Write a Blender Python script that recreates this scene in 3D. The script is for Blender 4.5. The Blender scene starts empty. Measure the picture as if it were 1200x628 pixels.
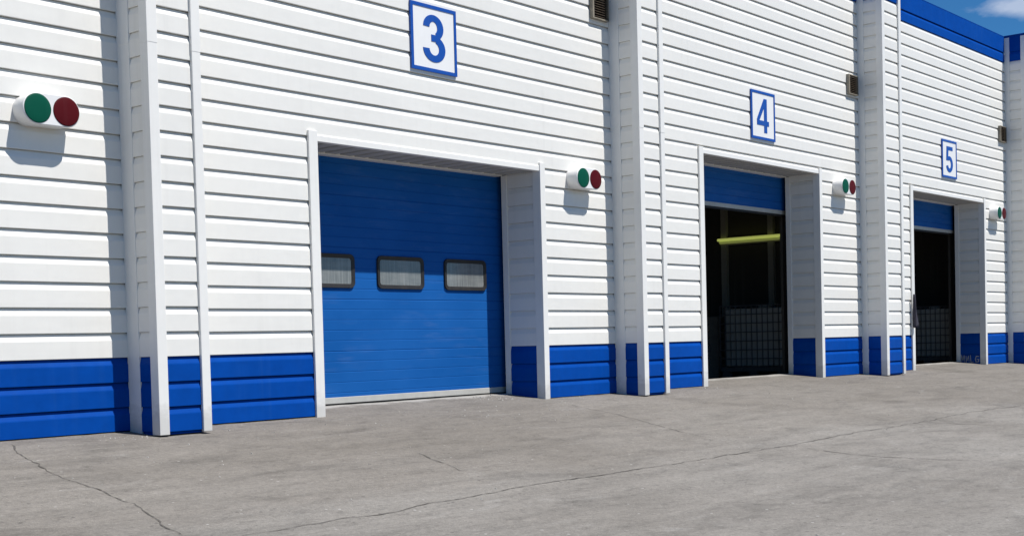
import bpy, bmesh, math, random
from mathutils import Vector, Matrix, noise

random.seed(7)
scene = bpy.context.scene
COL = scene.collection
UP = .688                       # height of the camera above the door sills' ground level

# ------------------------------------------------------------------ materials
def new_mat(name):
    m = bpy.data.materials.new(name); m.use_nodes = True
    nt = m.node_tree
    b = nt.nodes['Principled BSDF']
    return m, nt, b

def N(nt, typ, **kw):
    n = nt.nodes.new(typ)
    for k, v in kw.items(): setattr(n, k, v)
    return n

def noise_node(nt, vec, scale, detail=4, rough=.55, dist=0):
    n = N(nt, 'ShaderNodeTexNoise'); n.inputs['Scale'].default_value = scale
    n.inputs['Detail'].default_value = detail; n.inputs['Roughness'].default_value = rough
    n.inputs['Distortion'].default_value = dist
    nt.links.new(vec, n.inputs['Vector']); return n.outputs['Fac']

def mapping(nt, scale=(1, 1, 1), loc=(0, 0, 0)):
    g = N(nt, 'ShaderNodeNewGeometry'); mp = N(nt, 'ShaderNodeMapping')
    mp.inputs['Scale'].default_value = scale; mp.inputs['Location'].default_value = loc
    nt.links.new(g.outputs['Position'], mp.inputs['Vector']); return mp.outputs['Vector']

def ramp(nt, fac, stops):
    r = N(nt, 'ShaderNodeValToRGB'); e = r.color_ramp.elements
    while len(e) < len(stops): e.new(.5)
    for el, (p, c) in zip(e, stops):
        el.position = p; el.color = (c, c, c, 1) if not isinstance(c, tuple) else (*c, 1)
    nt.links.new(fac, r.inputs['Fac']); return r.outputs['Color']

def mixc(nt, fac, a, b, mode='MIX'):
    m = N(nt, 'ShaderNodeMix', data_type='RGBA', blend_type=mode)
    for sock, v in ((m.inputs['Factor'], fac), (m.inputs['A'], a), (m.inputs['B'], b)):
        if isinstance(v, (int, float)): sock.default_value = v
        elif isinstance(v, tuple): sock.default_value = (*v, 1)
        else: nt.links.new(v, sock)
    return m.outputs['Result']

def math_n(nt, op, a, b=None, clamp=False):
    m = N(nt, 'ShaderNodeMath', operation=op); m.use_clamp = clamp
    for i, v in enumerate((a, b)):
        if v is None: continue
        if isinstance(v, (int, float)): m.inputs[i].default_value = v
        else: nt.links.new(v, m.inputs[i])
    return m.outputs[0]

def bump(nt, b, h, strength, dist=.01):
    n = N(nt, 'ShaderNodeBump'); n.inputs['Strength'].default_value = strength
    n.inputs['Distance'].default_value = dist
    nt.links.new(h, n.inputs['Height']); nt.links.new(n.outputs['Normal'], b.inputs['Normal'])

def painted(name, col, rough=.42, dirt=(.42, .40, .36), dirt_amt=.18, wave=.25, mottle=.06, spec=.4, splash=0.0):
    """painted sheet metal: faint mottling, rain streaks, dust, slight oil-canning"""
    m, nt, b = new_mat(name)
    big = noise_node(nt, mapping(nt, (.9, .9, .9)), 1.0, 3)
    c = mixc(nt, 1.0, col, ramp(nt, big, [(.3, 1 - mottle), (.7, 1.0)]), 'MULTIPLY')
    fine = noise_node(nt, mapping(nt, (9, 9, 9)), 1.0, 5)
    c = mixc(nt, 1.0, c, ramp(nt, fine, [(.3, 1 - mottle * .7), (.65, 1.0)]), 'MULTIPLY')
    streak = noise_node(nt, mapping(nt, (11, 11, .35)), 1.0, 4, .6)
    patch = noise_node(nt, mapping(nt, (.7, .7, .5), (3, 1, 2)), 1.0, 2)
    f = math_n(nt, 'MULTIPLY', ramp(nt, streak, [(.52, 0.), (.75, 1.)]), ramp(nt, patch, [(.42, 0.), (.65, 1.)]))
    c = mixc(nt, math_n(nt, 'MULTIPLY', f, dirt_amt), c, dirt)
    if splash:
        g = N(nt, 'ShaderNodeNewGeometry'); s = N(nt, 'ShaderNodeSeparateXYZ')
        nt.links.new(g.outputs['Position'], s.inputs[0])
        spl = noise_node(nt, mapping(nt, (5, 5, 8)), 1.0, 5, .65)
        hgt = math_n(nt, 'SUBTRACT', math_n(nt, 'MULTIPLY', spl, .55), math_n(nt, 'ADD', s.outputs['Z'], .02))
        k = math_n(nt, 'MULTIPLY', math_n(nt, 'MULTIPLY', hgt, 6., True), splash)
        c = mixc(nt, k, c, (.30, .28, .25))
    nt.links.new(c, b.inputs['Base Color'])
    b.inputs['Roughness'].default_value = rough
    b.inputs['Specular IOR Level'].default_value = spec
    if wave:
        w = noise_node(nt, mapping(nt, (1.6, 1.6, 5.)), 1.0, 2)
        bump(nt, b, w, wave, .012)
    return m

M = {}
M['white'] = painted('white_siding_paint', (.785, .768, .718), .45, mottle=.04, dirt_amt=.13)
M['soffit'] = painted('shade_grey_soffit', (.46, .455, .43), .6, mottle=.1, dirt_amt=.3, wave=0)  # greyed below the siding white: shade of the door recess put into the colour
M['trim'] = painted('white_trim_paint', (.795, .782, .742), .4, mottle=.04, dirt_amt=.2, wave=.12, splash=.35)
M['blue'] = painted('blue_siding_paint', (.0012, .064, .35), .5, dirt=(.03, .11, .32), dirt_amt=.2, mottle=.15, spec=.06)
M['roof'] = painted('roof_felt', (.16, .16, .16), .9, wave=0)
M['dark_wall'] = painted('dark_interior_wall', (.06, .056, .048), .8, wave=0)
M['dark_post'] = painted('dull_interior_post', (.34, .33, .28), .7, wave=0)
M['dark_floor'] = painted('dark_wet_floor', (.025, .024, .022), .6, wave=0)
M['seal'] = painted('grey_aluminium_seal', (.52, .51, .47), .5, dirt=(.25, .22, .18), dirt_amt=.5, mottle=.16, wave=0)
M['rubber'] = painted('black_rubber', (.018, .017, .016), .7, mottle=.2, wave=0, dirt=(.1, .09, .08))
M['frame'] = painted('dark_window_frame', (.022, .020, .018), .5, mottle=.2, wave=0, dirt=(.12, .1, .08))
M['housing'] = painted('white_housing_plastic', (.80, .79, .77), .35, mottle=.04, wave=0, dirt_amt=.25)
M['green'] = painted('green_lens', (.001, .085, .050), .5, spec=.12, mottle=.12, wave=0, dirt=(.1, .14, .12), dirt_amt=.2)
M['red'] = painted('red_lens', (.090, .004, .007), .5, spec=.12, mottle=.12, wave=0, dirt=(.16, .1, .1), dirt_amt=.2)
M['sign'] = painted('white_sign_plate', (.80, .795, .78), .4, mottle=.03, wave=0, dirt_amt=.08)
M['signblue'] = painted('blue_sign_paint', (.008, .072, .36), .4, mottle=.06, wave=0, dirt_amt=.06)
M['vent_frame'] = painted('stained_vent_frame', (.36, .32, .25), .6, dirt=(.13, .06, .02), dirt_amt=.9, mottle=.35, wave=0)
M['vent_slat'] = painted('rusty_vent_slat', (.085, .055, .032), .7, dirt=(.3, .22, .12), dirt_amt=.7, mottle=.5, wave=0)
M['black'] = painted('black_void', (.006, .006, .006), .9, wave=0)
M['tank'] = painted('pale_tank_plastic', (.38, .38, .35), .5, wave=0)
M['steel'] = painted('dull_steel', (.09, .09, .09), .5, wave=0)
M['wood'] = painted('grey_timber', (.20, .19, .165), .8, mottle=.3, wave=0)
M['cloth'] = painted('dark_cloth', (.050, .048, .068), .9, mottle=.3, wave=0)
M['chalk'] = painted('pale_paint_marks', (.5, .52, .55), .8, mottle=.5, wave=0)

def door_mat():
    m, nt, b = new_mat('blue_door_paint')
    n1 = noise_node(nt, mapping(nt, (1.1, 1.1, 1.6)), 1.0, 4)
    c = ramp(nt, n1, [(.3, (.005, .086, .315)), (.7, (.010, .106, .365))])
    st = noise_node(nt, mapping(nt, (2.2, 2.2, 16)), 1.0, 5, .65)
    du = noise_node(nt, mapping(nt, (.8, .8, 1.2), (5, 0, 1)), 1.0, 3)
    f = math_n(nt, 'MULTIPLY', ramp(nt, st, [(.5, 0.), (.78, 1.)]), ramp(nt, du, [(.4, 0.), (.65, .2)]))
    c = mixc(nt, f, c, (.16, .24, .42))
    nt.links.new(c, b.inputs['Base Color']); b.inputs['Roughness'].default_value = .6
    b.inputs['Specular IOR Level'].default_value = .1
    bump(nt, b, noise_node(nt, mapping(nt, (60, 60, 60)), 1.0, 3), .12, .002)
    return m
M['door'] = door_mat()

def pane_mat():
    m, nt, b = new_mat('cloudy_acrylic_pane')
    s = noise_node(nt, mapping(nt, (46, 46, 1.6)), 1.0, 4, .7)
    c = ramp(nt, s, [(.32, (.125, .135, .133)), (.52, (.175, .185, .18)), (.74, (.26, .27, .26))])
    g = noise_node(nt, mapping(nt, (3, 3, 9)), 1.0, 4)
    c = mixc(nt, ramp(nt, g, [(.45, 0.), (.8, .5)]), c, (.34, .34, .32))
    nt.links.new(c, b.inputs['Base Color']); b.inputs['Roughness'].default_value = .18
    b.inputs['Specular IOR Level'].default_value = .5
    return m
M['pane'] = pane_mat()

def ground_mat():
    m, nt, b = new_mat('worn_asphalt')
    big = noise_node(nt, mapping(nt, (.28, .42, 1)), 1.0, 5, .6, .4)
    c = ramp(nt, big, [(.28, (.186, .171, .150)), (.5, (.217, .202, .181)), (.72, (.243, .229, .207))])
    mid = noise_node(nt, mapping(nt, (1.3, 2.6, 1), (2, 7, 0)), 1.0, 6, .68, .6)
    c = mixc(nt, 1., c, ramp(nt, mid, [(.30, .72), (.46, .96), (.62, 1.04), (.78, 1.18)]), 'MULTIPLY')
    smudge = noise_node(nt, mapping(nt, (1.5, 4.2, 1), (9, 3, 0)), 1.0, 5, .7, 1.2)
    c = mixc(nt, ramp(nt, smudge, [(.56, 0.), (.76, .42)]), c, (.118, .110, .101))
    pale = noise_node(nt, mapping(nt, (1.0, 3.0, 1), (1, 13, 0)), 1.0, 5, .7, .8)
    c = mixc(nt, ramp(nt, pale, [(.58, 0.), (.80, .5)]), c, (.36, .35, .33))
    ped = noise_node(nt, mapping(nt, (26, 26, 26)), 1.0, 4, .7)
    c = mixc(nt, 1., c, ramp(nt, ped, [(.28, .80), (.5, 1.), (.74, 1.16)]), 'MULTIPLY')
    # faint sweeping wheel streaks
    g0 = N(nt, 'ShaderNodeNewGeometry'); mr = N(nt, 'ShaderNodeMapping')
    mr.inputs['Rotation'].default_value = (0, 0, math.radians(38)); mr.inputs['Scale'].default_value = (.35, 3.2, 1)
    nt.links.new(g0.outputs['Position'], mr.inputs['Vector'])
    sw = noise_node(nt, mr.outputs['Vector'], 1.0, 5, .6, .8)
    c = mixc(nt, 1., c, ramp(nt, sw, [(.32, .90), (.5, 1.), (.7, 1.06)]), 'MULTIPLY')
    blot = noise_node(nt, mapping(nt, (6, 10, 6), (2, 2, 2)), 1.0, 6, .75, .4)
    c = mixc(nt, 1., c, ramp(nt, blot, [(.30, .70), (.46, .99), (.60, 1.01), (.75, 1.20)]), 'MULTIPLY')
    v = N(nt, 'ShaderNodeTexVoronoi'); v.inputs['Scale'].default_value = 105
    nt.links.new(mapping(nt), v.inputs['Vector'])
    hs = N(nt, 'ShaderNodeSeparateColor'); nt.links.new(v.outputs['Color'], hs.inputs[0])
    c = mixc(nt, 1., c, ramp(nt, hs.outputs[0], [(0., .86), (.5, 1.0), (.93, 1.05), (1., 1.22)]), 'MULTIPLY')
    v2 = N(nt, 'ShaderNodeTexVoronoi'); v2.inputs['Scale'].default_value = 22
    nt.links.new(mapping(nt), v2.inputs['Vector'])
    s2 = N(nt, 'ShaderNodeSeparateColor'); nt.links.new(v2.outputs['Color'], s2.inputs[0])
    spot = math_n(nt, 'MULTIPLY', math_n(nt, 'LESS_THAN', v2.outputs['Distance'], .24), math_n(nt, 'GREATER_THAN', s2.outputs[1], .986))
    c = mixc(nt, math_n(nt, 'MULTIPLY', spot, .75), c, (.42, .41, .39))
    spot2 = math_n(nt, 'MULTIPLY', math_n(nt, 'LESS_THAN', v2.outputs['Distance'], .28), math_n(nt, 'LESS_THAN', s2.outputs[2], .04))
    c = mixc(nt, math_n(nt, 'MULTIPLY', spot2, .6), c, (.07, .065, .06))
    # the apron in front of the doors is a darker, browner pour than the yard
    ga = N(nt, 'ShaderNodeNewGeometry'); sa = N(nt, 'ShaderNodeSeparateXYZ'); nt.links.new(ga.outputs['Position'], sa.inputs[0])
    an = noise_node(nt, mapping(nt, (1.2, 1.2, 1), (6, 1, 0)), 1.0, 5, .7)
    ka = math_n(nt, 'MULTIPLY', math_n(nt, 'ADD', math_n(nt, 'SUBTRACT', sa.outputs['Y'], 6.15), math_n(nt, 'MULTIPLY', math_n(nt, 'SUBTRACT', an, .5), 1.6)), 1.6, True)
    c = mixc(nt, ka, c, mixc(nt, 1., c, (.91, .895, .88), 'MULTIPLY'))
    # dried cement dust along the sills
    g = N(nt, 'ShaderNodeNewGeometry'); s = N(nt, 'ShaderNodeSeparateXYZ'); nt.links.new(g.outputs['Position'], s.inputs[0])
    dn = noise_node(nt, mapping(nt, (3.2, 5, 1), (4, 2, 0)), 1.0, 6, .7)
    k = math_n(nt, 'ADD', math_n(nt, 'MULTIPLY', math_n(nt, 'SUBTRACT', s.outputs['Y'], 10.52), 1.7), math_n(nt, 'SUBTRACT', dn, .38))
    k = math_n(nt, 'MULTIPLY', k, 4., True)
    c = mixc(nt, math_n(nt, 'MULTIPLY', k, .65), c, (.44, .43, .40))
    nt.links.new(c, b.inputs['Base Color'])
    b.inputs['Roughness'].default_value = .88; b.inputs['Specular IOR Level'].default_value = .25
    h = math_n(nt, 'ADD', math_n(nt, 'MULTIPLY', ped, .7), math_n(nt, 'MULTIPLY', v.outputs['Distance'], .6))
    bump(nt, b, h, .45, .006)
    return m
M['ground'] = ground_mat()

def crack_mat():
    m, nt, b = new_mat('crack_dirt')
    b.inputs['Base Color'].default_value = (.095, .086, .074, 1); b.inputs['Roughness'].default_value = .95
    at = N(nt, 'ShaderNodeAttribute', attribute_name='depth')
    n = noise_node(nt, mapping(nt, (7, 9, 9)), 1.0, 6, .8)
    a = math_n(nt, 'MULTIPLY', math_n(nt, 'SUBTRACT', math_n(nt, 'ADD', at.outputs['Fac'], math_n(nt, 'MULTIPLY', n, 1.8)), 1.36), 2.2, True)
    nt.links.new(a, b.inputs['Alpha'])
    return m
M['crack'] = crack_mat()

def lamp_mat(nm, strength):
    m, nt, b = new_mat(nm)
    b.inputs['Base Color'].default_value = (.5, .6, .2, 1)
    b.inputs['Emission Color'].default_value = (.62, .68, .16, 1); b.inputs['Emission Strength'].default_value = strength
    return m
M['lamp'] = lamp_mat('lit_fluorescent_tube', .42); M['lamp_dim'] = lamp_mat('lit_lamp_diffuser', .17)

# ------------------------------------------------------------------ object helpers
def world_loc(o):
    v = o.location.copy()
    while o.parent: o = o.parent; v += o.location
    return v

def obj(name, bm, mat, parent=None, smooth=False, bevel=0.):
    """link a bmesh (world coordinates) as ONE object whose origin sits at its base"""
    bmesh.ops.recalc_face_normals(bm, faces=bm.faces)
    xs = [v.co.x for v in bm.verts]; ys = [v.co.y for v in bm.verts]; zs = [v.co.z for v in bm.verts]
    org = Vector(((min(xs) + max(xs)) / 2, (min(ys) + max(ys)) / 2, min(zs)))
    bmesh.ops.translate(bm, verts=bm.verts, vec=-org)
    me = bpy.data.meshes.new(name); bm.to_mesh(me); bm.free()
    o = bpy.data.objects.new(name, me); COL.objects.link(o)
    for mm in (mat if isinstance(mat, (list, tuple)) else [mat]): me.materials.append(mm)
    if parent:
        o.parent = parent; o.location = org - world_loc(parent)
    else: o.location = org
    if smooth:
        for p in me.polygons: p.use_smooth = True
    if bevel:
        md = o.modifiers.new('edge', 'BEVEL'); md.width = bevel; md.segments = 2; md.limit_method = 'ANGLE'
    return o

def thing(name, label, cat, loc, group=None):
    o = bpy.data.objects.new(name, None); COL.objects.link(o); o.location = loc
    o.empty_display_size = .1
    o['label'] = label; o['category'] = cat
    if group: o['group'] = group
    return o

def dup(root, loc, label):
    r = root.copy(); COL.objects.link(r); r.location = loc; r['label'] = label
    for ch in list(root.children):
        c = ch.copy(); COL.objects.link(c); c.parent = r
        for g in list(ch.children):
            d = g.copy(); COL.objects.link(d); d.parent = c
    return r

def box(bm, x0, x1, y0, y1, z0, z1):
    v = [bm.verts.new(p) for p in ((x0, y0, z0), (x1, y0, z0), (x1, y1, z0), (x0, y1, z0), (x0, y0, z1), (x1, y0, z1), (x1, y1, z1), (x0, y1, z1))]
    for f in ((0, 1, 2, 3), (4, 5, 6, 7), (0, 1, 5, 4), (1, 2, 6, 5), (2, 3, 7, 6), (3, 0, 4, 7)): bm.faces.new([v[i] for i in f])

def prism(bm, pts, a0, a1, axis='z'):
    """extrude a closed 2-D outline: axis z -> pts (x,y); axis y -> pts (x,z); axis x -> pts (y,z)"""
    def P(p, a): return {'z': (p[0], p[1], a), 'y': (p[0], a, p[1]), 'x': (a, p[0], p[1])}[axis]
    A = [bm.verts.new(P(p, a0)) for p in pts]; B = [bm.verts.new(P(p, a1)) for p in pts]
    n = len(pts)
    for i in range(n): bm.faces.new((A[i], A[(i + 1) % n], B[(i + 1) % n], B[i]))
    bm.faces.new(A); bm.faces.new(B)

# ------------------------------------------------------------------ lap siding
KTAB = {0: .65, 10: 2.805, 13: 3.437, 15: 3.862, 17: 4.300, 21: 5.158, 25: 5.972, 26: 6.182, 27: 6.385}
def lapz(k):
    ks = sorted(KTAB)
    for a, b in zip(ks, ks[1:]):
        if a <= k <= b: return KTAB[a] + (KTAB[b] - KTAB[a]) * (k - a) / (b - a)
BLUE_LOW = [-.2167, 0, .2167, .4333, .65]
WHITE = [lapz(k) for k in range(28)]
BLUE_TOP = [6.385, 6.590, 7.12]
E_ = .028                                        # how far a board's lip stands out

def siding(bm, levels, za, zb, u0, u1, P, seg=1.5, shallow=False):
    """boards between the levels, cut to za..zb; P(u, n, z) gives the point, n = outward offset (0 = lip)"""
    nseg = max(1, int(abs(u1 - u0) / seg))
    us = [u0 + (u1 - u0) * i / nseg for i in range(nseg + 1)]
    for b0, b1 in zip(levels, levels[1:]):
        if b1 <= za + 1e-5 or b0 >= zb - 1e-5: continue
        h = b1 - b0
        prof = [(-E_ - .014, b0), (-.001, b0), (0, b0 + .004), (0, b0 + .68 * h), (-.0025, b0 + .725 * h), (-E_ * .9, b1 - .0085), (-E_ - .014, b1 - .008), (-E_ - .014, b1)]
        if shallow: prof = [(-.026, b0), (-.001, b0), (0, b0 + .004), (0, b0 + .68 * h), (-.0020, b0 + .73 * h), (-.017, b1 - .004), (-.026, b1 - .0035), (-.026, b1)]
        out = []
        for (n0, z0), (n1, z1) in zip(prof, prof[1:]):
            if z1 <= za and z0 < za: continue
            if z0 >= zb: continue
            def cut(z): return n0 + (n1 - n0) * (z - z0) / (z1 - z0)
            a = (cut(za), za) if z0 < za else (n0, z0)
            b = (cut(zb), zb) if z1 > zb else (n1, z1)
            if not out: out.append(a)
            out.append(b)
        rows = []
        for (n, z) in out: rows.append([bm.verts.new(P(u, n, z)) for u in us])
        for r0, r1 in zip(rows, rows[1:]):
            for i in range(nseg): bm.faces.new((r0[i], r0[i + 1], r1[i + 1], r1[i]))

def front(Y): return lambda u, n, z: (u, Y - n, z)
def left_face(X): return lambda u, n, z: (X - n, u, z)     # a face looking towards -X
def right_face(X): return lambda u, n, z: (X + n, u, z)

# ------------------------------------------------------------------ the building
W = 10.0; PF = 9.56                                  # wall plane, pilaster front plane
B = thing('service_garage', 'long white lap-sided garage with blue plinth, pilasters and numbered vehicle doors', 'building', (14, W, 0))

def trim_seg(bm, pts_lo, pts_hi, z0, zj, z1):
    prism(bm, pts_lo, z0, zj); prism(bm, pts_hi, zj - .02, z1)

def grow(pts, d):                                    # slightly larger copy of an L outline (overlapping trim piece)
    cx = sum(p[0] for p in pts) / len(pts); cy = sum(p[1] for p in pts) / len(pts)
    return [(p[0] + math.copysign(d, p[0] - cx), p[1] + math.copysign(d, p[1] - cy)) for p in pts]

def pilaster(xl, xr, zj, sw):
    bm = bmesh.new()
    siding(bm, WHITE, .65, 6.385, xl + .04, xr - .03, front(PF))
    siding(bm, WHITE, .65, 6.385, PF + .04, W + .02, left_face(xl), shallow=True)
    siding(bm, WHITE, .65, 6.385, PF + .04, W + .02, right_face(xr), shallow=True)
    p = obj('pilaster', bm, M['white'], B)
    for lev, a, b, nm in ((BLUE_LOW, -.024, .65, 'plinth_panel'), (BLUE_TOP, 6.385, 6.915, 'parapet_panel')):
        bm = bmesh.new()
        siding(bm, lev, a, b, xl + .04, xr - .03, front(PF))
        siding(bm, lev, a, b, PF + .04, W + .02, left_face(xl), shallow=True)
        siding(bm, lev, a, b, PF + .04, W + .02, right_face(xr), shallow=True)
        obj(nm, bm, M['blue'], p)
    bm = bmesh.new(); box(bm, xl + .05, xr - .05, PF + .05, W + .03, -.3, .2); obj('foundation', bm, M['rubber'], p)
    t = .012
    # left corner angle: front flange and side flange
    L = [(xl - t, PF - t), (xl + .088, PF - t), (xl + .088, PF + .012), (xl + .012, PF + .012), (xl + .012, PF + .10), (xl - t, PF + .10)]
    bm = bmesh.new(); trim_seg(bm, L, grow(L, .0022), -.025, zj, 6.89); obj('corner_trim', bm, M['trim'], p, bevel=.004)
    R = [(xr + t, PF - t), (xr + t, PF + .10), (xr - .012, PF + .10), (xr - .012, PF + .012), (xr - .080, PF + .012), (xr - .080, PF - t - .012)]
    R = [(xr + t, PF - t - .012), (xr + t, PF + .10), (xr - .012, PF + .10), (xr - .012, PF + .012), (xr - .080, PF + .012), (xr - .080, PF - t - .012)]
    bm = bmesh.new(); trim_seg(bm, R, grow(R, .0022), -.02, zj - .02, 6.89); obj('corner_trim', bm, M['trim'], p, bevel=.006)
    # inner strip where the side meets the wall
    S = [(xl - .004, W - sw), (xl + .015, W - sw), (xl + .015, W + .01), (xl - .004, W + .01)]
    bm = bmesh.new(); trim_seg(bm, S, grow(S, .0022), -.02, zj + .03, 6.89); obj('inner_trim', bm, M['trim'], p, bevel=.003)
    bm = bmesh.new(); box(bm, xl - .016, xr + .016, PF - .016, W + .2, 6.9165, 6.935); obj('parapet_cap', bm, M['blue'], p)
    return p

def gz_near(Y): return .1 * (Y - 10) if Y > 10 else -.09 * (10 - Y)

def rounded(x0, x1, z0, z1, r, n=5):
    pts = []
    for cx, cz, a in ((x1 - r, z1 - r, 0), (x0 + r, z1 - r, 90), (x0 + r, z0 + r, 180), (x1 - r, z0 + r, 270)):
        for i in range(n + 1):
            t = math.radians(a + 90 * i / n); pts.append((cx + r * math.cos(t), cz + r * math.sin(t)))
    return pts

def ring(bm, outer, inner, y0, y1, yi=None):
    yi = y0 if yi is None else yi
    n = len(outer)
    A = [bm.verts.new((p[0], y0, p[1])) for p in outer]; C = [bm.verts.new((p[0], yi, p[1])) for p in inner]
    Bk = [bm.verts.new((p[0], y1, p[1])) for p in outer]; D = [bm.verts.new((p[0], y1, p[1])) for p in inner]
    for i in range(n):
        j = (i + 1) % n
        bm.faces.new((A[i], A[j], C[j], C[i])); bm.faces.new((A[i], A[j], Bk[j], Bk[i]))
        bm.faces.new((C[i], C[j], D[j], D[i])); bm.faces.new((Bk[i], Bk[j], D[j], D[i]))

def door_panel(xl, xr, z0, z1, yd, windows, label=None):
    """ribbed sectional door leaf with its bottom seal and windows"""
    bm = bmesh.new()
    z = .652 - 5 * .1135 + .0; cuts = []
    while z < z1: cuts.append(z); z += .1135
    prof = [(0., z0 + .07)]; k = 0
    for i, zc in enumerate(cuts):
        if zc < z0 + .09 or zc > z1 - .01: continue
        joint = (i % 5 == 0)
        w, d = (.014, .0060) if joint else (.012, .0036)
        prof += [(0., zc - w), (d, zc - .0012), (d, zc - .0004), (0., zc)]
    prof.append((0., z1))
    us = [xl, xr]
    rows = [[bm.verts.new((u, yd + n, zz)) for u in us] for n, zz in prof]
    for a, b in zip(rows, rows[1:]): bm.faces.new((a[0], a[1], b[1], b[0]))
    box(bm, xl, xr, yd + .012, yd + .045, z0 + .07, z1)
    d = obj('sectional_door', bm, M['door'], B)
    if label: d['label'] = label
    bm = bmesh.new()
    prism(bm, [(yd - .006, z0 + .012), (yd - .006, z0 + .074), (yd + .004, z0 + .080), (yd + .04, z0 + .080), (yd + .04, z0 + .012)], xl, xr, 'x')
    obj('bottom_rail', bm, M['seal'], d)
    bm = bmesh.new(); prism(bm, [(yd + .002, z0 - .022), (yd + .002, z0 + .012), (yd + .035, z0 + .012), (yd + .035, z0 - .022)], xl, xr, 'x')
    obj('rubber_seal', bm, M['rubber'], d)
    for (a, b, c, e) in windows:
        o_ = rounded(a, b, c, e, .065); i_ = rounded(a + .045, b - .045, c + .045, e - .045, .035)
        bm = bmesh.new(); ring(bm, o_, i_, yd - .022, yd + .01, yd - .012)
        obj('window_frame', bm, M['frame'], d, bevel=.004)
        bm = bmesh.new()
        P2 = rounded(a + .043, b - .043, c + .043, e - .043, .036)
        prism(bm, P2, yd - .007, yd - .002, 'y'); obj('window_pane', bm, M['pane'], d)
    return d

def surround(xl, xr, zt, top_extra, yd):
    """reveal cladding, soffit, angle trims and jamb strips of one door opening"""
    s = bpy.data.objects.new('door_surround', None); COL.objects.link(s); s.parent = B
    s.location = Vector(((xl + xr) / 2, W, 0)) - world_loc(B); s.empty_display_size = .1
    for P in (left_face(xr), right_face(xl)):
        bm = bmesh.new(); siding(bm, WHITE, .65, zt, 10.05, 10.53, P, 1, True); obj('reveal_siding', bm, M['white'], s)
        bm = bmesh.new(); siding(bm, BLUE_LOW, -.03, .65, 10.05, 10.53, P, 1, True); obj('reveal_plinth', bm, M['blue'], s)
    # soffit boards running from front to back
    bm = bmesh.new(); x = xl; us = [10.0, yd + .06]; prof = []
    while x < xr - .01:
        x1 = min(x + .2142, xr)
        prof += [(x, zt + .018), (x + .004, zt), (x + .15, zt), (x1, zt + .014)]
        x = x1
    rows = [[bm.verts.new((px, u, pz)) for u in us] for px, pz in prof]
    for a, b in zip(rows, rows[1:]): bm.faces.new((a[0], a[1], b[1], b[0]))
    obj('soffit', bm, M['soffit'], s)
    q = .026
    Lp = [(xl + .008, W - q), (xl + .008, W + .10), (xl - .010, W + .10), (xl - .010, W + .004), (xl - .108, W + .004), (xl - .108, W - q)]
    bm = bmesh.new(); prism(bm, Lp, -.035, zt + top_extra); obj('corner_trim', bm, M['trim'], s, bevel=.004)
    Rp = [(xr - .008, W - q), (xr + .088, W - q), (xr + .088, W + .004), (xr + .010, W + .004), (xr + .010, W + .10), (xr - .008, W + .10)]
    bm = bmesh.new(); prism(bm, Rp, -.035, zt + top_extra); obj('corner_trim', bm, M['trim'], s, bevel=.004)
    bm = bmesh.new()
    prism(bm, [(W - .014, zt - .006), (W + .06, zt - .006), (W + .06, zt + .02), (W + .0, zt + .064), (W - .006, zt + .064), (W - .014, zt + .05)], xl + .009, xr - .009, 'x')
    obj('head_trim', bm, M['trim'], s, bevel=.002)
    for x0, x1 in ((xr - .008, xr + .04), (xl - .04, xl + .008)):
        bm = bmesh.new(); box(bm, x0, x1, 10.515, 10.60, gz_near(10.53) - .01, zt - .0065); obj('jamb_strip', bm, M['trim'], s, bevel=.003)
    bm = bmesh.new(); box(bm, xl + .0105, xr - .0105, 10.575, 10.75, zt - .012, zt + .05); obj('head_strip', bm, M['trim'], s, bevel=.003)
    return s

PIL = [(-.70, -.16, 3.2, .165), (6.675, 7.190, 3.34, .17), (14.015, 14.555, 3.41, .15), (21.335, 22.05, 3.46, .11), (28.446, 29.10, 3.5, .10)]
DOORS = [(1.60, 5.18, 2.764, .09), (8.924, 12.496, 2.764, .095), (16.219, 19.792, 3.328, .085), (23.51, 27.082, 3.328, .085)]
YD = 10.68
for p in PIL: pilaster(*p)
for i, (xl, xr, zt, ex) in enumerate(DOORS):
    xa, xb = PIL[i][1], PIL[i + 1][0]
    bm = bmesh.new()
    siding(bm, WHITE, .65, zt + .02, xa - .01, xl - .03, front(W))
    siding(bm, WHITE, .65, zt + .02, xr + .03, xb + .01, front(W))
    siding(bm, WHITE, zt + .02, 6.385, xa - .01, xb + .01, front(W))
    obj('wall_siding', bm, M['white'], B)
    for u0, u1 in ((xa - .01, xl - .03), (xr + .03, xb + .01)):
        bm = bmesh.new(); siding(bm, BLUE_LOW, .010, .65, u0, u1, front(W)); obj('plinth', bm, M['blue'], B)
        bm = bmesh.new(); box(bm, u0, u1, W + .055, W + .12, -.3, .2); obj('foundation', bm, M['rubber'], B)
    bm = bmesh.new(); siding(bm, BLUE_TOP, 6.385, 6.915, xa - .01, xb + .01, front(W)); obj('parapet', bm, M['blue'], B)
    bm = bmesh.new(); box(bm, xa + .035, xb - .035, W - .003, W + .2, 6.9165, 6.928); obj('parapet_cap', bm, M['blue'], B)
    surround(xl, xr, zt, ex, YD)
# last bay beyond the fifth pilaster
bm = bmesh.new(); siding(bm, WHITE, .65, 6.385, 29.09, 36.0, front(W)); obj('wall_siding', bm, M['white'], B)
bm = bmesh.new(); siding(bm, BLUE_LOW, -.06, .65, 29.09, 36.0, front(W)); obj('plinth', bm, M['blue'], B)
bm = bmesh.new(); siding(bm, BLUE_TOP, 6.385, 6.915, 29.09, 36.0, front(W)); obj('parapet', bm, M['blue'], B)

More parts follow.
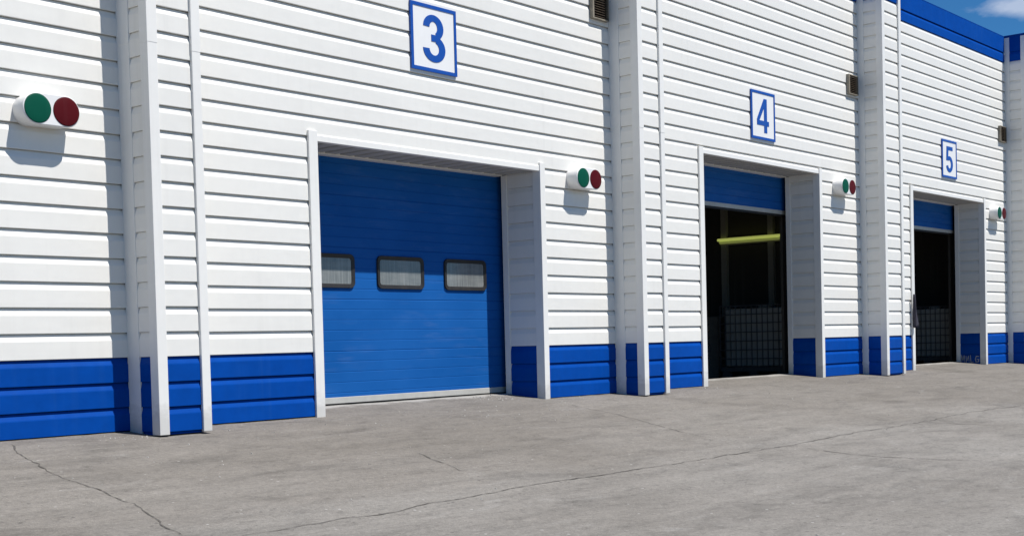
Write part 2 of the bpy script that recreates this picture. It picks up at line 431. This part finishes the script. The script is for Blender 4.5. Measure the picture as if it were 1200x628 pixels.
WIN_Z = (.655 + UP - .005, 1.02 + UP)
def wins(off): return [(a + off, a + .752 + off, WIN_Z[0], WIN_Z[1]) for a in (9.285, 10.385, 11.49)]
door_panel(1.50, 5.28, .070, 2.79, YD, wins(-7.32))
door_panel(8.80, 12.62, .070, 2.79, YD, wins(0), 'closed blue ribbed door with three cloudy windows under number 3')
door_panel(16.10, 19.915, 2.705, 3.36, YD, [], 'raised blue door edge at the top of open doorway 4')
door_panel(23.39, 27.205, 2.735, 3.36, YD, [], 'raised blue door edge at the top of open doorway 5')

# shell: roof, back and end walls, inner partitions
bm = bmesh.new(); box(bm, -.7, 36, W + .03, 24, 6.35, 6.55); obj('roof', bm, M['roof'], B)
bm = bmesh.new(); box(bm, -.7, 36, 23.8, 24, -.3, 6.35); obj('back_wall', bm, M['white'], B)
bm = bmesh.new(); box(bm, 35.8, 36, W + .03, 23.8, -.3, 6.35); obj('end_wall', bm, M['white'], B)
bm = bmesh.new(); box(bm, -.7, -.5, W + .03, 23.8, -.3, 6.35); obj('end_wall', bm, M['white'], B)
for x in (14.28, 21.75, 29.0):
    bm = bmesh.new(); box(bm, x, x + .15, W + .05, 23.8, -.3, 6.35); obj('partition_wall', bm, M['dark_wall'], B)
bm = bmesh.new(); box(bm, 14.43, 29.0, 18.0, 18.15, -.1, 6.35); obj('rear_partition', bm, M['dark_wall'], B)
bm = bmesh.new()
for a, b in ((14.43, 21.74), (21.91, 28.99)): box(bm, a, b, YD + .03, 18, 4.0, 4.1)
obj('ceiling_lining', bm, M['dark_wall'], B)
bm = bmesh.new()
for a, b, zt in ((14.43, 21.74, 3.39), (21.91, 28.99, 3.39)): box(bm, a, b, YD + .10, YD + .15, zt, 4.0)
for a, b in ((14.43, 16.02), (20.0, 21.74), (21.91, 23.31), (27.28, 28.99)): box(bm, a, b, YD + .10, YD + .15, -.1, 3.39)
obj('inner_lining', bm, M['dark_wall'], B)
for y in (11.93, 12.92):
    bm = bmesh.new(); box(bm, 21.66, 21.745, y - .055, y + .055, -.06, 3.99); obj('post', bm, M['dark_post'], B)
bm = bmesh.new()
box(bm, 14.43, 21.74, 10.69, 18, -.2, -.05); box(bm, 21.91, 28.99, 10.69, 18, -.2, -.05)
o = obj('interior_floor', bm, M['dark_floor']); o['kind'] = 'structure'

# pale brush marks on the reveal of the far doorway
def stroke(bm, pts, w, X):
    for (y0, z0), (y1, z1) in zip(pts, pts[1:]):
        d = Vector((y1 - y0, z1 - z0)).normalized() * (w / 2); nrm = Vector((-d.y, d.x))
        q = [(y0 - d.x + nrm.x, z0 - d.y + nrm.y), (y1 + d.x + nrm.x, z1 + d.y + nrm.y), (y1 + d.x - nrm.x, z1 + d.y - nrm.y), (y0 - d.x - nrm.x, z0 - d.y - nrm.y)]
        prism(bm, q, X - .0035 - random.random() * .0008, X - .001, 'x')
bm = bmesh.new(); X5 = 27.082
def gp(u, v): return (10.505 - u * .395, .045 + v * .145)
for pl in ([(0, 0), (.03, 1), (.10, .25), (.17, 1), (.21, 0)], [(.27, .9), (.29, .05), (.40, .95), (.43, .05)], [(.50, 1), (.53, .0), (.64, .1)],
           [(.95, .85), (.82, .9), (.76, .5), (.80, .05), (.93, .1), (.95, .45), (.85, .45)]):
    stroke(bm, [gp(*q) for q in pl], .016, X5)
o = obj('paint_marks', bm, M['chalk'], [c for c in B.children if c.name.startswith('door_surround')][-1])

# ------------------------------------------------------------------ number signs
SZ = .728
def sign(name_x, z0, digit, label):
    x0 = name_x; y = 9.982
    t = thing('number_sign', label, 'sign', (x0 + SZ / 2, y, z0), 'number signs above the doors')
    bm = bmesh.new(); box(bm, x0 + .004, x0 + SZ - .004, y, W + .0, z0 + .004, z0 + SZ - .004); obj('plate', bm, M['sign'], t)
    o_ = [(x0, z0), (x0 + SZ, z0), (x0 + SZ, z0 + SZ), (x0, z0 + SZ)]; w = .038
    i_ = [(x0 + w, z0 + w), (x0 + SZ - w, z0 + w), (x0 + SZ - w, z0 + SZ - w), (x0 + w, z0 + SZ - w)]
    bm = bmesh.new(); ring(bm, o_, i_, y - .006, W - .002); obj('border', bm, M['signblue'], t)
    bm = bmesh.new()
    def P(u, v): return (x0 + u * SZ, z0 + v * SZ)
    k = [0]
    def poly(pts):
        k[0] += 1; prism(bm, [P(*p) for p in pts], y - .004 - .0004 * k[0], y + .002, 'y')
    def arc(cu, cv, ro, ri, a0, a1, n=22):
        pts = []
        for i in range(n + 1):
            a = math.radians(a0 + (a1 - a0) * i / n); pts.append((a, i))
        O = [(cu + ro[0] * math.cos(a), cv + ro[1] * math.sin(a)) for a, _ in pts]
        I = [(cu + ri[0] * math.cos(a), cv + ri[1] * math.sin(a)) for a, _ in pts]
        k[0] += 1
        ya, yb = y - .004 - .0004 * k[0], y + .002
        va = [bm.verts.new((P(*p)[0], ya, P(*p)[1])) for p in O]; vb = [bm.verts.new((P(*p)[0], ya, P(*p)[1])) for p in I]
        vc = [bm.verts.new((P(*p)[0], yb, P(*p)[1])) for p in O]; vd = [bm.verts.new((P(*p)[0], yb, P(*p)[1])) for p in I]
        for i in range(n):
            bm.faces.new((va[i], va[i + 1], vb[i + 1], vb[i])); bm.faces.new((va[i], va[i + 1], vc[i + 1], vc[i])); bm.faces.new((vb[i], vb[i + 1], vd[i + 1], vd[i]))
    if digit == 3:
        arc(.49, .668, (.222, .192), (.085, .092), 178, -62)
        arc(.50, .352, (.245, .200), (.105, .098), 182, 432)
        poly([(.44, .462), (.60, .462), (.60, .562), (.44, .562)])
    elif digit == 4:
        poly([(.53, .855), (.655, .855), (.655, .15), (.53, .15)])
        poly([(.53, .855), (.56, .70), (.335, .39), (.235, .39), (.235, .415)])
        poly([(.235, .298), (.735, .298), (.735, .395), (.235, .395)])
    else:
        poly([(.30, .835), (.72, .835), (.72, .735), (.30, .735)])
        poly([(.30, .80), (.43, .80), (.405, .46), (.275, .46)])
        arc(.49, .365, (.235, .215), (.10, .112), 196, 488)
    bmesh.ops.recalc_face_normals(bm, faces=bm.faces)
    obj('numeral', bm, M['signblue'], t)
ZS = 3.684
sign(10.32, ZS, 3, 'white square sign with blue border and blue number 3')
sign(17.615, ZS, 4, 'white square sign with blue border and blue number 4')
sign(24.925, ZS, 5, 'white square sign with blue border and blue number 5')

# ------------------------------------------------------------------ signal lights
def make_signal(label):
    """origin at the middle of the back, built at x=0, wall at y=0, z=0"""
    t = thing('signal_light', label, 'signal light', (0, 0, 0), 'signal lights beside the doors')
    R, S, D = .130, .1285, .178
    def stad(r, n=20):
        return [(S + r * math.cos(math.radians(a)), r * math.sin(math.radians(a))) for a in [-90 + 180 * i / n for i in range(n + 1)]] + \
               [(-S + r * math.cos(math.radians(a)), r * math.sin(math.radians(a))) for a in [90 + 180 * i / n for i in range(n + 1)]]
    bm = bmesh.new(); rows = []
    for y, r in ((.02, R * .93), (-.02, R * .95), (-D + .012, R), (-D + .003, R - .003), (-D, R - .008)):
        rows.append([bm.verts.new((x, y, z)) for x, z in stad(r)])
    n = len(rows[0])
    for a, b in zip(rows, rows[1:]):
        for i in range(n): bm.faces.new((a[i], a[(i + 1) % n], b[(i + 1) % n], b[i]))
    bm.faces.new(rows[-1])
    h = obj('housing', bm, M['housing'], t)
    for p in h.data.polygons: p.use_smooth = len(p.vertices) == 4
    for sx, nm, mt in ((-S, 'green_lens', M['green']), (S, 'red_lens', M['red'])):
        bm = bmesh.new(); rr = .1195; prev = None
        for y, r in ((-D + .004, rr), (-D - .003, rr), (-D - .005, rr * .93), (-D - .0085, rr * .5)):
            cur = [bm.verts.new((sx + r * math.cos(2 * math.pi * i / 40), y, r * math.sin(2 * math.pi * i / 40))) for i in range(40)]
            if prev:
                for i in range(40): bm.faces.new((prev[i], prev[(i + 1) % 40], cur[(i + 1) % 40], cur[i]))
            prev = cur
        bm.faces.new(prev); obj(nm, bm, mt, t, smooth=True)
    return t
s0 = make_signal('green and red signal light left of the nearest pilaster, largest of the four')
s0.location = (5.916, W, 2.690)
dup(s0, (13.283, W, 2.712), 'green and red signal light right of closed blue door 3')
dup(s0, (20.54, W, 3.150), 'green and red signal light right of open doorway 4')
dup(s0, (27.66, W, 3.130), 'green and red signal light right of open doorway 5')

# ------------------------------------------------------------------ vents
def make_vent(label):
    t = thing('wall_vent', label, 'vent', (0, 0, 0), 'louvred vents on the siding')
    w, h = .175, .165
    bm = bmesh.new()
    ring(bm, [(-w, -h), (w, -h), (w, h), (-w, h)], [(-w + .03, -h + .014), (w - .010, -h + .014), (w - .010, h - .014), (-w + .03, h - .014)], -.055, .02)
    obj('vent_frame', bm, M['vent_frame'], t)
    bm = bmesh.new(); box(bm, -w + .02, w - .01, -.006, .01, -h + .02, h - .02); obj('backing', bm, M['black'], t)
    bm = bmesh.new(); z = -h + .035
    while z < h - .03:
        prism(bm, [(-.052, z - .004), (-.050, z), (-.012, z + .020), (-.014, z + .016)], -w + .03, w - .018, 'x'); z += .031
    obj('slats', bm, M['vent_slat'], t)
    return t
v0 = make_vent('rusty louvred vent high on the wall left of the second pilaster')
v0.location = (13.78, W, 4.945)
dup(v0, (21.05, W, 4.92), 'small louvred vent above the signal light beside doorway 4')
dup(v0, (28.18, W, 4.83), 'small louvred vent above the signal light beside doorway 5')

# ------------------------------------------------------------------ things inside the open bays
def make_tank(label, loc):
    t = thing('caged_tank', label, 'tank', (0, 0, 0), 'caged liquid tanks in the open bays')
    lx, ly, z0, z1 = .5, .64, .20, 1.30
    bm = bmesh.new(); prism(bm, [(x, y) for x, y in rounded(-lx + .04, lx - .04, -ly + .04, ly - .04, .09)], z0 + .02, z1 - .05)
    c = bm.verts
    prism(bm, rounded(-.12, .12, -.12, .12, .1), z1 - .05, z1 + .02)
    obj('tank_body', bm, M['tank'], t, bevel=.03)
    bm = bmesh.new(); r = .0065
    for i in range(13):
        y = -ly + 2 * ly * i / 12
        for x in (-lx, lx): box(bm, x - r, x + r, y - r, y + r, z0, z1)
    for i in range(1, 7):
        x = -lx + 2 * lx * i / 7
        for y in (-ly, ly): box(bm, x - r, x + r, y - r, y + r, z0, z1)
    for i in range(8):
        z = z0 + (z1 - z0) * i / 7
        for x in (-lx, lx): box(bm, x - r * 1.6, x + r * 1.6, -ly - r, ly + r, z - r * 1.2, z + r * 1.2)
        for y in (-ly, ly): box(bm, -lx - r, lx + r, y - r * 1.6, y + r * 1.6, z - r * 1.2, z + r * 1.2)
    obj('cage', bm, M['steel'], t)
    bm = bmesh.new()
    box(bm, -lx, lx, -ly, ly, .13, .19)
    for x in (-.42, 0, .42):
        for y in (-.55, 0, .55): box(bm, x - .06, x + .06, y - .07, y + .07, .02, .13)
    box(bm, -lx, lx, -ly, ly, 0, .02)
    obj('pallet_base', bm, M['steel'], t)
    t.location = loc
    return t
tank = make_tank('pale plastic tank in a wire cage inside doorway 4', (21.12, 11.76, -.05))
dup(tank, (28.3, 11.55, -.05), 'pale plastic tank in a wire cage inside doorway 5')

def make_pallet(label, loc):
    bm = bmesh.new()
    for i in range(6): box(bm, -.4, .4, -.6 + i * .206, -.6 + i * .206 + .17, .10, .125)
    for x in (-.35, 0, .35): box(bm, x - .045, x + .045, -.6, .6, .0, .10)
    o = obj('pallet', bm, M['wood']); o.location = loc
    o['label'] = label; o['category'] = 'pallet'; o['group'] = 'pallets stacked inside doorway 4'
    return o
p0 = make_pallet('grey timber pallet at the bottom of the stack inside doorway 4', (21.25, 13.2, -.05))
for k, w in enumerate(('second from the bottom of', 'third from the bottom of', 'fourth from the bottom of', 'fifth from the bottom of', 'sixth from the bottom of', 'seventh from the bottom of', 'second from the top of', 'topmost of')):
    q = p0.copy(); COL.objects.link(q); q.location = (21.25 + .01 * (k % 3), 13.2, -.05 + .1255 * (k + 1))
    q['label'] = 'grey timber pallet %s the stack inside doorway 4' % w

t = thing('fluorescent_lamp', 'lit yellow-green fluorescent lamp inside doorway 4', 'lamp', (21.55, 12.36, 2.45))
bm = bmesh.new(); box(bm, 21.70, 21.75, 11.70, 13.02, 2.43, 2.57); obj('batten', bm, M['dark_post'], t)
bm = bmesh.new()
prism(bm, [(21.64 + .045 * math.cos(i * math.pi / 8), 2.478 + .028 * math.sin(i * math.pi / 8)) for i in range(16)], 11.74, 12.98, 'y')
obj('diffuser', bm, M['lamp_dim'], t, bevel=.01)
bm = bmesh.new()
prism(bm, [(21.62 + .030 * math.cos(i * math.pi / 8), 2.525 + .026 * math.sin(i * math.pi / 8)) for i in range(16)], 11.70, 13.02, 'y')
obj('tube', bm, M['lamp'], t, bevel=.01)

# dark rag hanging at the near jamb of doorway 5
bm = bmesh.new(); rows = []
for i in range(15):
    s = i / 14; z = 1.40 - s * .60
    w = .016 + .030 * s ** .8 + .005 * math.sin(9 * s)
    cx = 23.37 + .05 * s; row = []
    for j in range(13):
        a = 2 * math.pi * j / 13
        rr = 1 + .25 * math.sin(3 * a + 4 * s)
        row.append(bm.verts.new((cx + w * rr * math.cos(a), 9.925 + (.018 + .028 * s) * rr * math.sin(a), z - .02 * math.sin(2 * a) * s)))
    rows.append(row)
for a, b in zip(rows, rows[1:]):
    for j in range(13): bm.faces.new((a[j], a[(j + 1) % 13], b[(j + 1) % 13], b[j]))
bm.faces.new(rows[0]); bm.faces.new(rows[-1])
o = obj('hanging_rag', bm, M['cloth'], smooth=True); o['label'] = 'dark twisted rag hanging on the left trim of doorway 5'; o['category'] = 'rag'

# ------------------------------------------------------------------ ground
def gz(x, y):
    if y > 10.655: return -.12
    if y > 10: z = .1 * (y - 10)
    elif y > 5.85: z = -.09 * (10 - y)
    elif y > 0: z = -.09 * 4.15 - .06 * (5.85 - y)
    elif y > -12: z = -.09 * 4.15 - .06 * 5.85 - .03 * (-y)
    else: z = -.09 * 4.15 - .06 * 5.85 - .36
    k = min(1., max(.25, (10 - y) / 3))
    z += k * (.016 * noise.noise((x * .35, y * .45, 0)) + .007 * noise.noise((x * 1.3, y * 1.6, 3)))
    z += .004 * noise.noise((x * 6, y * 6, 9))
    return z
def span(a, b, st):
    n = int(round((b - a) / st)); return [a + (b - a) * i / n for i in range(n + 1)]
xs = [-400, -200, -100, -60, -40, -25, -15] + span(-8, 2, .5) + span(2.25, 20, .125) + span(20.25, 34, .25) + [36, 40, 50, 70, 100, 200, 400]
ys = [-400, -200, -100, -60, -40, -25, -15, -10, -7, -5, -3.5, -2.5, -2, -1.5, -1, -.5, 0] + span(.25, 9, .125) + span(9.06, 10.65, .06) + [10.66, 12, 18, 25, 40, 80, 200, 500]
bm = bmesh.new()
grid = [[bm.verts.new((x, y, gz(x, y))) for x in xs] for y in ys]
for r0, r1 in zip(grid, grid[1:]):
    for i in range(len(xs) - 1): bm.faces.new((r0[i], r0[i + 1], r1[i + 1], r1[i]))
ground = obj('ground', bm, M['ground'], smooth=True); ground['kind'] = 'structure'

# cracks: narrow dirt-filled ribbons on the asphalt
CR = [([(4.3, 5.87), (4.72, 5.96), (5.07, 5.96), (5.46, 5.99), (5.79, 5.95), (6.22, 5.99), (6.7, 6.02), (7.52, 6.07), (8.17, 6.04), (9.35, 6.01), (10.31, 6.03), (11.46, 6.07), (12.81, 6.12), (14.32, 6.15), (16.42, 6.31), (18.24, 6.21), (21.43, 6.13)], .024, .93),
      ([(5.56, 10.06), (5.46, 9.84), (5.31, 9.49), (5.14, 8.98), (5.04, 8.66), (4.92, 8.2), (4.9, 7.8), (4.79, 7.3), (4.7, 6.9), (4.55, 6.55), (4.45, 6.17), (4.33, 5.84)], .020, .87),
      ([(14.32, 6.15), (14.75, 6.17), (14.95, 5.87), (15.07, 5.54), (15.32, 5.22)], .06, .88),
      ([(11.34, 6.08), (11.23, 5.72), (11.17, 5.35), (11.19, 5.08), (11.36, 4.7), (11.61, 4.33), (11.66, 3.98)], .04, .84),
      ([(8.04, 8.03), (7.86, 7.62), (7.55, 6.96), (7.37, 6.41)], .026, .80),
      ([(12.4, 9.77), (12.23, 9.35), (11.94, 8.56), (11.68, 8.0), (11.21, 7.23), (10.96, 6.59)], .026, .80)]
bm = bmesh.new(); lay = bm.verts.layers.float.new('depth')
for pts, wid, dep in CR:
    path = []
    for (x0, y0), (x1, y1) in zip(pts, pts[1:]):
        L = math.hypot(x1 - x0, y1 - y0); n = max(2, int(L / .04))
        path += [(x0 + (x1 - x0) * i / n, y0 + (y1 - y0) * i / n) for i in range(n)]
    path.append(pts[-1]); prev = None
    for i, (x, y) in enumerate(path):
        a = path[max(0, i - 1)]; b = path[min(len(path) - 1, i + 1)]
        d = Vector((b[0] - a[0], b[1] - a[1])).normalized(); nx, ny = -d.y, d.x
        j = .030 * noise.noise((x * 3, y * 3, wid * 99)) + .020 * noise.noise((x * 9, y * 9, 5))
        w = wid * (.30 + .75 * abs(noise.noise((x * 1.7, y * 1.7, 8))))
        fade = min(1, i / 12, (len(path) - 1 - i) / 12) * dep
        row = []
        for s, q in ((-1, 0), (-.35, .9), (.35, .9), (1, 0)):
            px, py = x + nx * (j + s * w), y + ny * (j + s * w)
            v = bm.verts.new((px, py, gz(px, py) + .004)); v[lay] = q * fade; row.append(v)
        if prev:
            for k in range(3): bm.faces.new((prev[k], prev[k + 1], row[k + 1], row[k]))
        prev = row
o = obj('ground_cracks', bm, M['crack']); o['kind'] = 'structure'

# crumbs of stone and plaster lying along the foot of the wall
bm = bmesh.new()
def crumb(x, y, s):
    z = gz(x, y)
    vs = [bm.verts.new((x + s * random.uniform(.6, 1.2) * math.cos(a), y + s * random.uniform(.6, 1.2) * math.sin(a), z - .001)) for a in [i * 2 * math.pi / 5 + random.random() for i in range(5)]]
    vt = [bm.verts.new((v.co.x * .5 + x * .5, v.co.y * .5 + y * .5, z + s * random.uniform(.5, .9))) for v in vs]
    for i in range(5): bm.faces.new((vs[i], vs[(i + 1) % 5], vt[(i + 1) % 5], vt[i]))
    bm.faces.new(vt)
for i in range(420):
    x = random.uniform(4, 24); y = 10 - abs(random.gauss(0, .9)) if random.random() < .7 else random.uniform(3.5, 10)
    if y > 9.97 or y < 3: continue
    if y > 9.5 and any(a - .05 < x < b + .05 for a, b, *_ in PIL): continue
    crumb(x, y, random.choice((.004, .005, .006, .008, .011)))
for i in range(104):
    x = random.gauss(12.05, .30) if i < 90 else random.gauss(6.45, .12)
    y = random.gauss(10.35, .13) if i < 90 else random.gauss(9.70, .08)
    if i < 90 and (x > 12.45 or y > 10.6): continue
    if i >= 90 and (x > 6.6 or y > 9.95): continue
    crumb(x, y, random.choice((.004, .006, .008, .013)))
M['crumb'] = painted('pale_plaster_crumbs', (.48, .46, .42), .9, mottle=.4, wave=0)
o = obj('rubble_crumbs', bm, M['crumb']); o['kind'] = 'stuff'

# ------------------------------------------------------------------ light, sky, camera
sx, sz = .33, 1.80
sd = Vector((sx, -1, sz)).normalized()                # direction towards the sun
sun = bpy.data.lights.new('sun', 'SUN'); sun.energy = 5.0; sun.angle = math.radians(.5); sun.color = (1, .965, .915)
so = bpy.data.objects.new('sun', sun); COL.objects.link(so); so.rotation_euler = sd.to_track_quat('Z', 'Y').to_euler(); so.location = (10, -20, 40)
w = bpy.data.worlds.new('World'); scene.world = w; w.use_nodes = True
nt = w.node_tree; bg = nt.nodes['Background']
sky = N(nt, 'ShaderNodeTexSky'); sky.sky_type = 'NISHITA'; sky.sun_disc = False
sky.sun_elevation = math.asin(sd.z); sky.sun_rotation = math.atan2(sd.x, sd.y)
sky.altitude = 1200; sky.air_density = 1.0; sky.dust_density = 0.0; sky.ozone_density = 5.0
# wisps of cloud, laid on the sky's own directions
tc = N(nt, 'ShaderNodeTexCoord')
mp = N(nt, 'ShaderNodeMapping'); mp.inputs['Scale'].default_value = (5, 5, 13); mp.inputs['Location'].default_value = (.3, .1, .2)
nt.links.new(tc.outputs['Generated'], mp.inputs['Vector'])
cn = noise_node(nt, mp.outputs['Vector'], 2.2, 7, .6, .3)
dist = N(nt, 'ShaderNodeVectorMath', operation='SUBTRACT'); nt.links.new(tc.outputs['Generated'], dist.inputs[0])
dist.inputs[1].default_value = Vector((1.036, .333, .2475)).normalized()
scl = N(nt, 'ShaderNodeVectorMath', operation='MULTIPLY'); nt.links.new(dist.outputs[0], scl.inputs[0]); scl.inputs[1].default_value = (17, 17, 105)
ln = N(nt, 'ShaderNodeVectorMath', operation='LENGTH'); nt.links.new(scl.outputs[0], ln.inputs[0])
near = math_n(nt, 'SUBTRACT', 1., ln.outputs['Value'])
wisp = math_n(nt, 'MULTIPLY', math_n(nt, 'ADD', math_n(nt, 'MULTIPLY', near, .8), math_n(nt, 'MULTIPLY', math_n(nt, 'SUBTRACT', cn, .5), 2.2)), 1.6, True)
far = ramp(nt, noise_node(nt, mp.outputs['Vector'], .8, 6, .55), [(.66, 0.), (.85, .6)])
mask = math_n(nt, 'MAXIMUM', math_n(nt, 'MULTIPLY', wisp, .66), math_n(nt, 'MULTIPLY', far, .5))
tint = mixc(nt, 1., sky.outputs['Color'], (.50, 1.15, 1.56), 'MULTIPLY')
colr = mixc(nt, mask, tint, (11.0, 12.2, 14.5))
nt.links.new(colr, bg.inputs['Color']); bg.inputs['Strength'].default_value = .05

cam = bpy.data.cameras.new('camera'); co = bpy.data.objects.new('camera', cam); COL.objects.link(co)
r = Vector((.64282109, -.76559448, -.02541929)); u = Vector((.0401775413, .000559312874, .999192400)); f = Vector((.76496197, .64332323, -.03111924))
mtx = Matrix((r, u, -f)).transposed().to_4x4(); mtx.translation = (0, 0, UP)
co.matrix_world = mtx
cam.sensor_fit = 'HORIZONTAL'; cam.sensor_width = 36; cam.lens = 36 * 1542.32265 / 1200
cam.shift_y = (450 - 314) / 1200
cam.clip_start = .05; cam.clip_end = 2000
scene.camera = co
scene.view_settings.view_transform = 'Standard'; scene.view_settings.look = 'None'
scene.view_settings.exposure = .22; scene.view_settings.gamma = 1
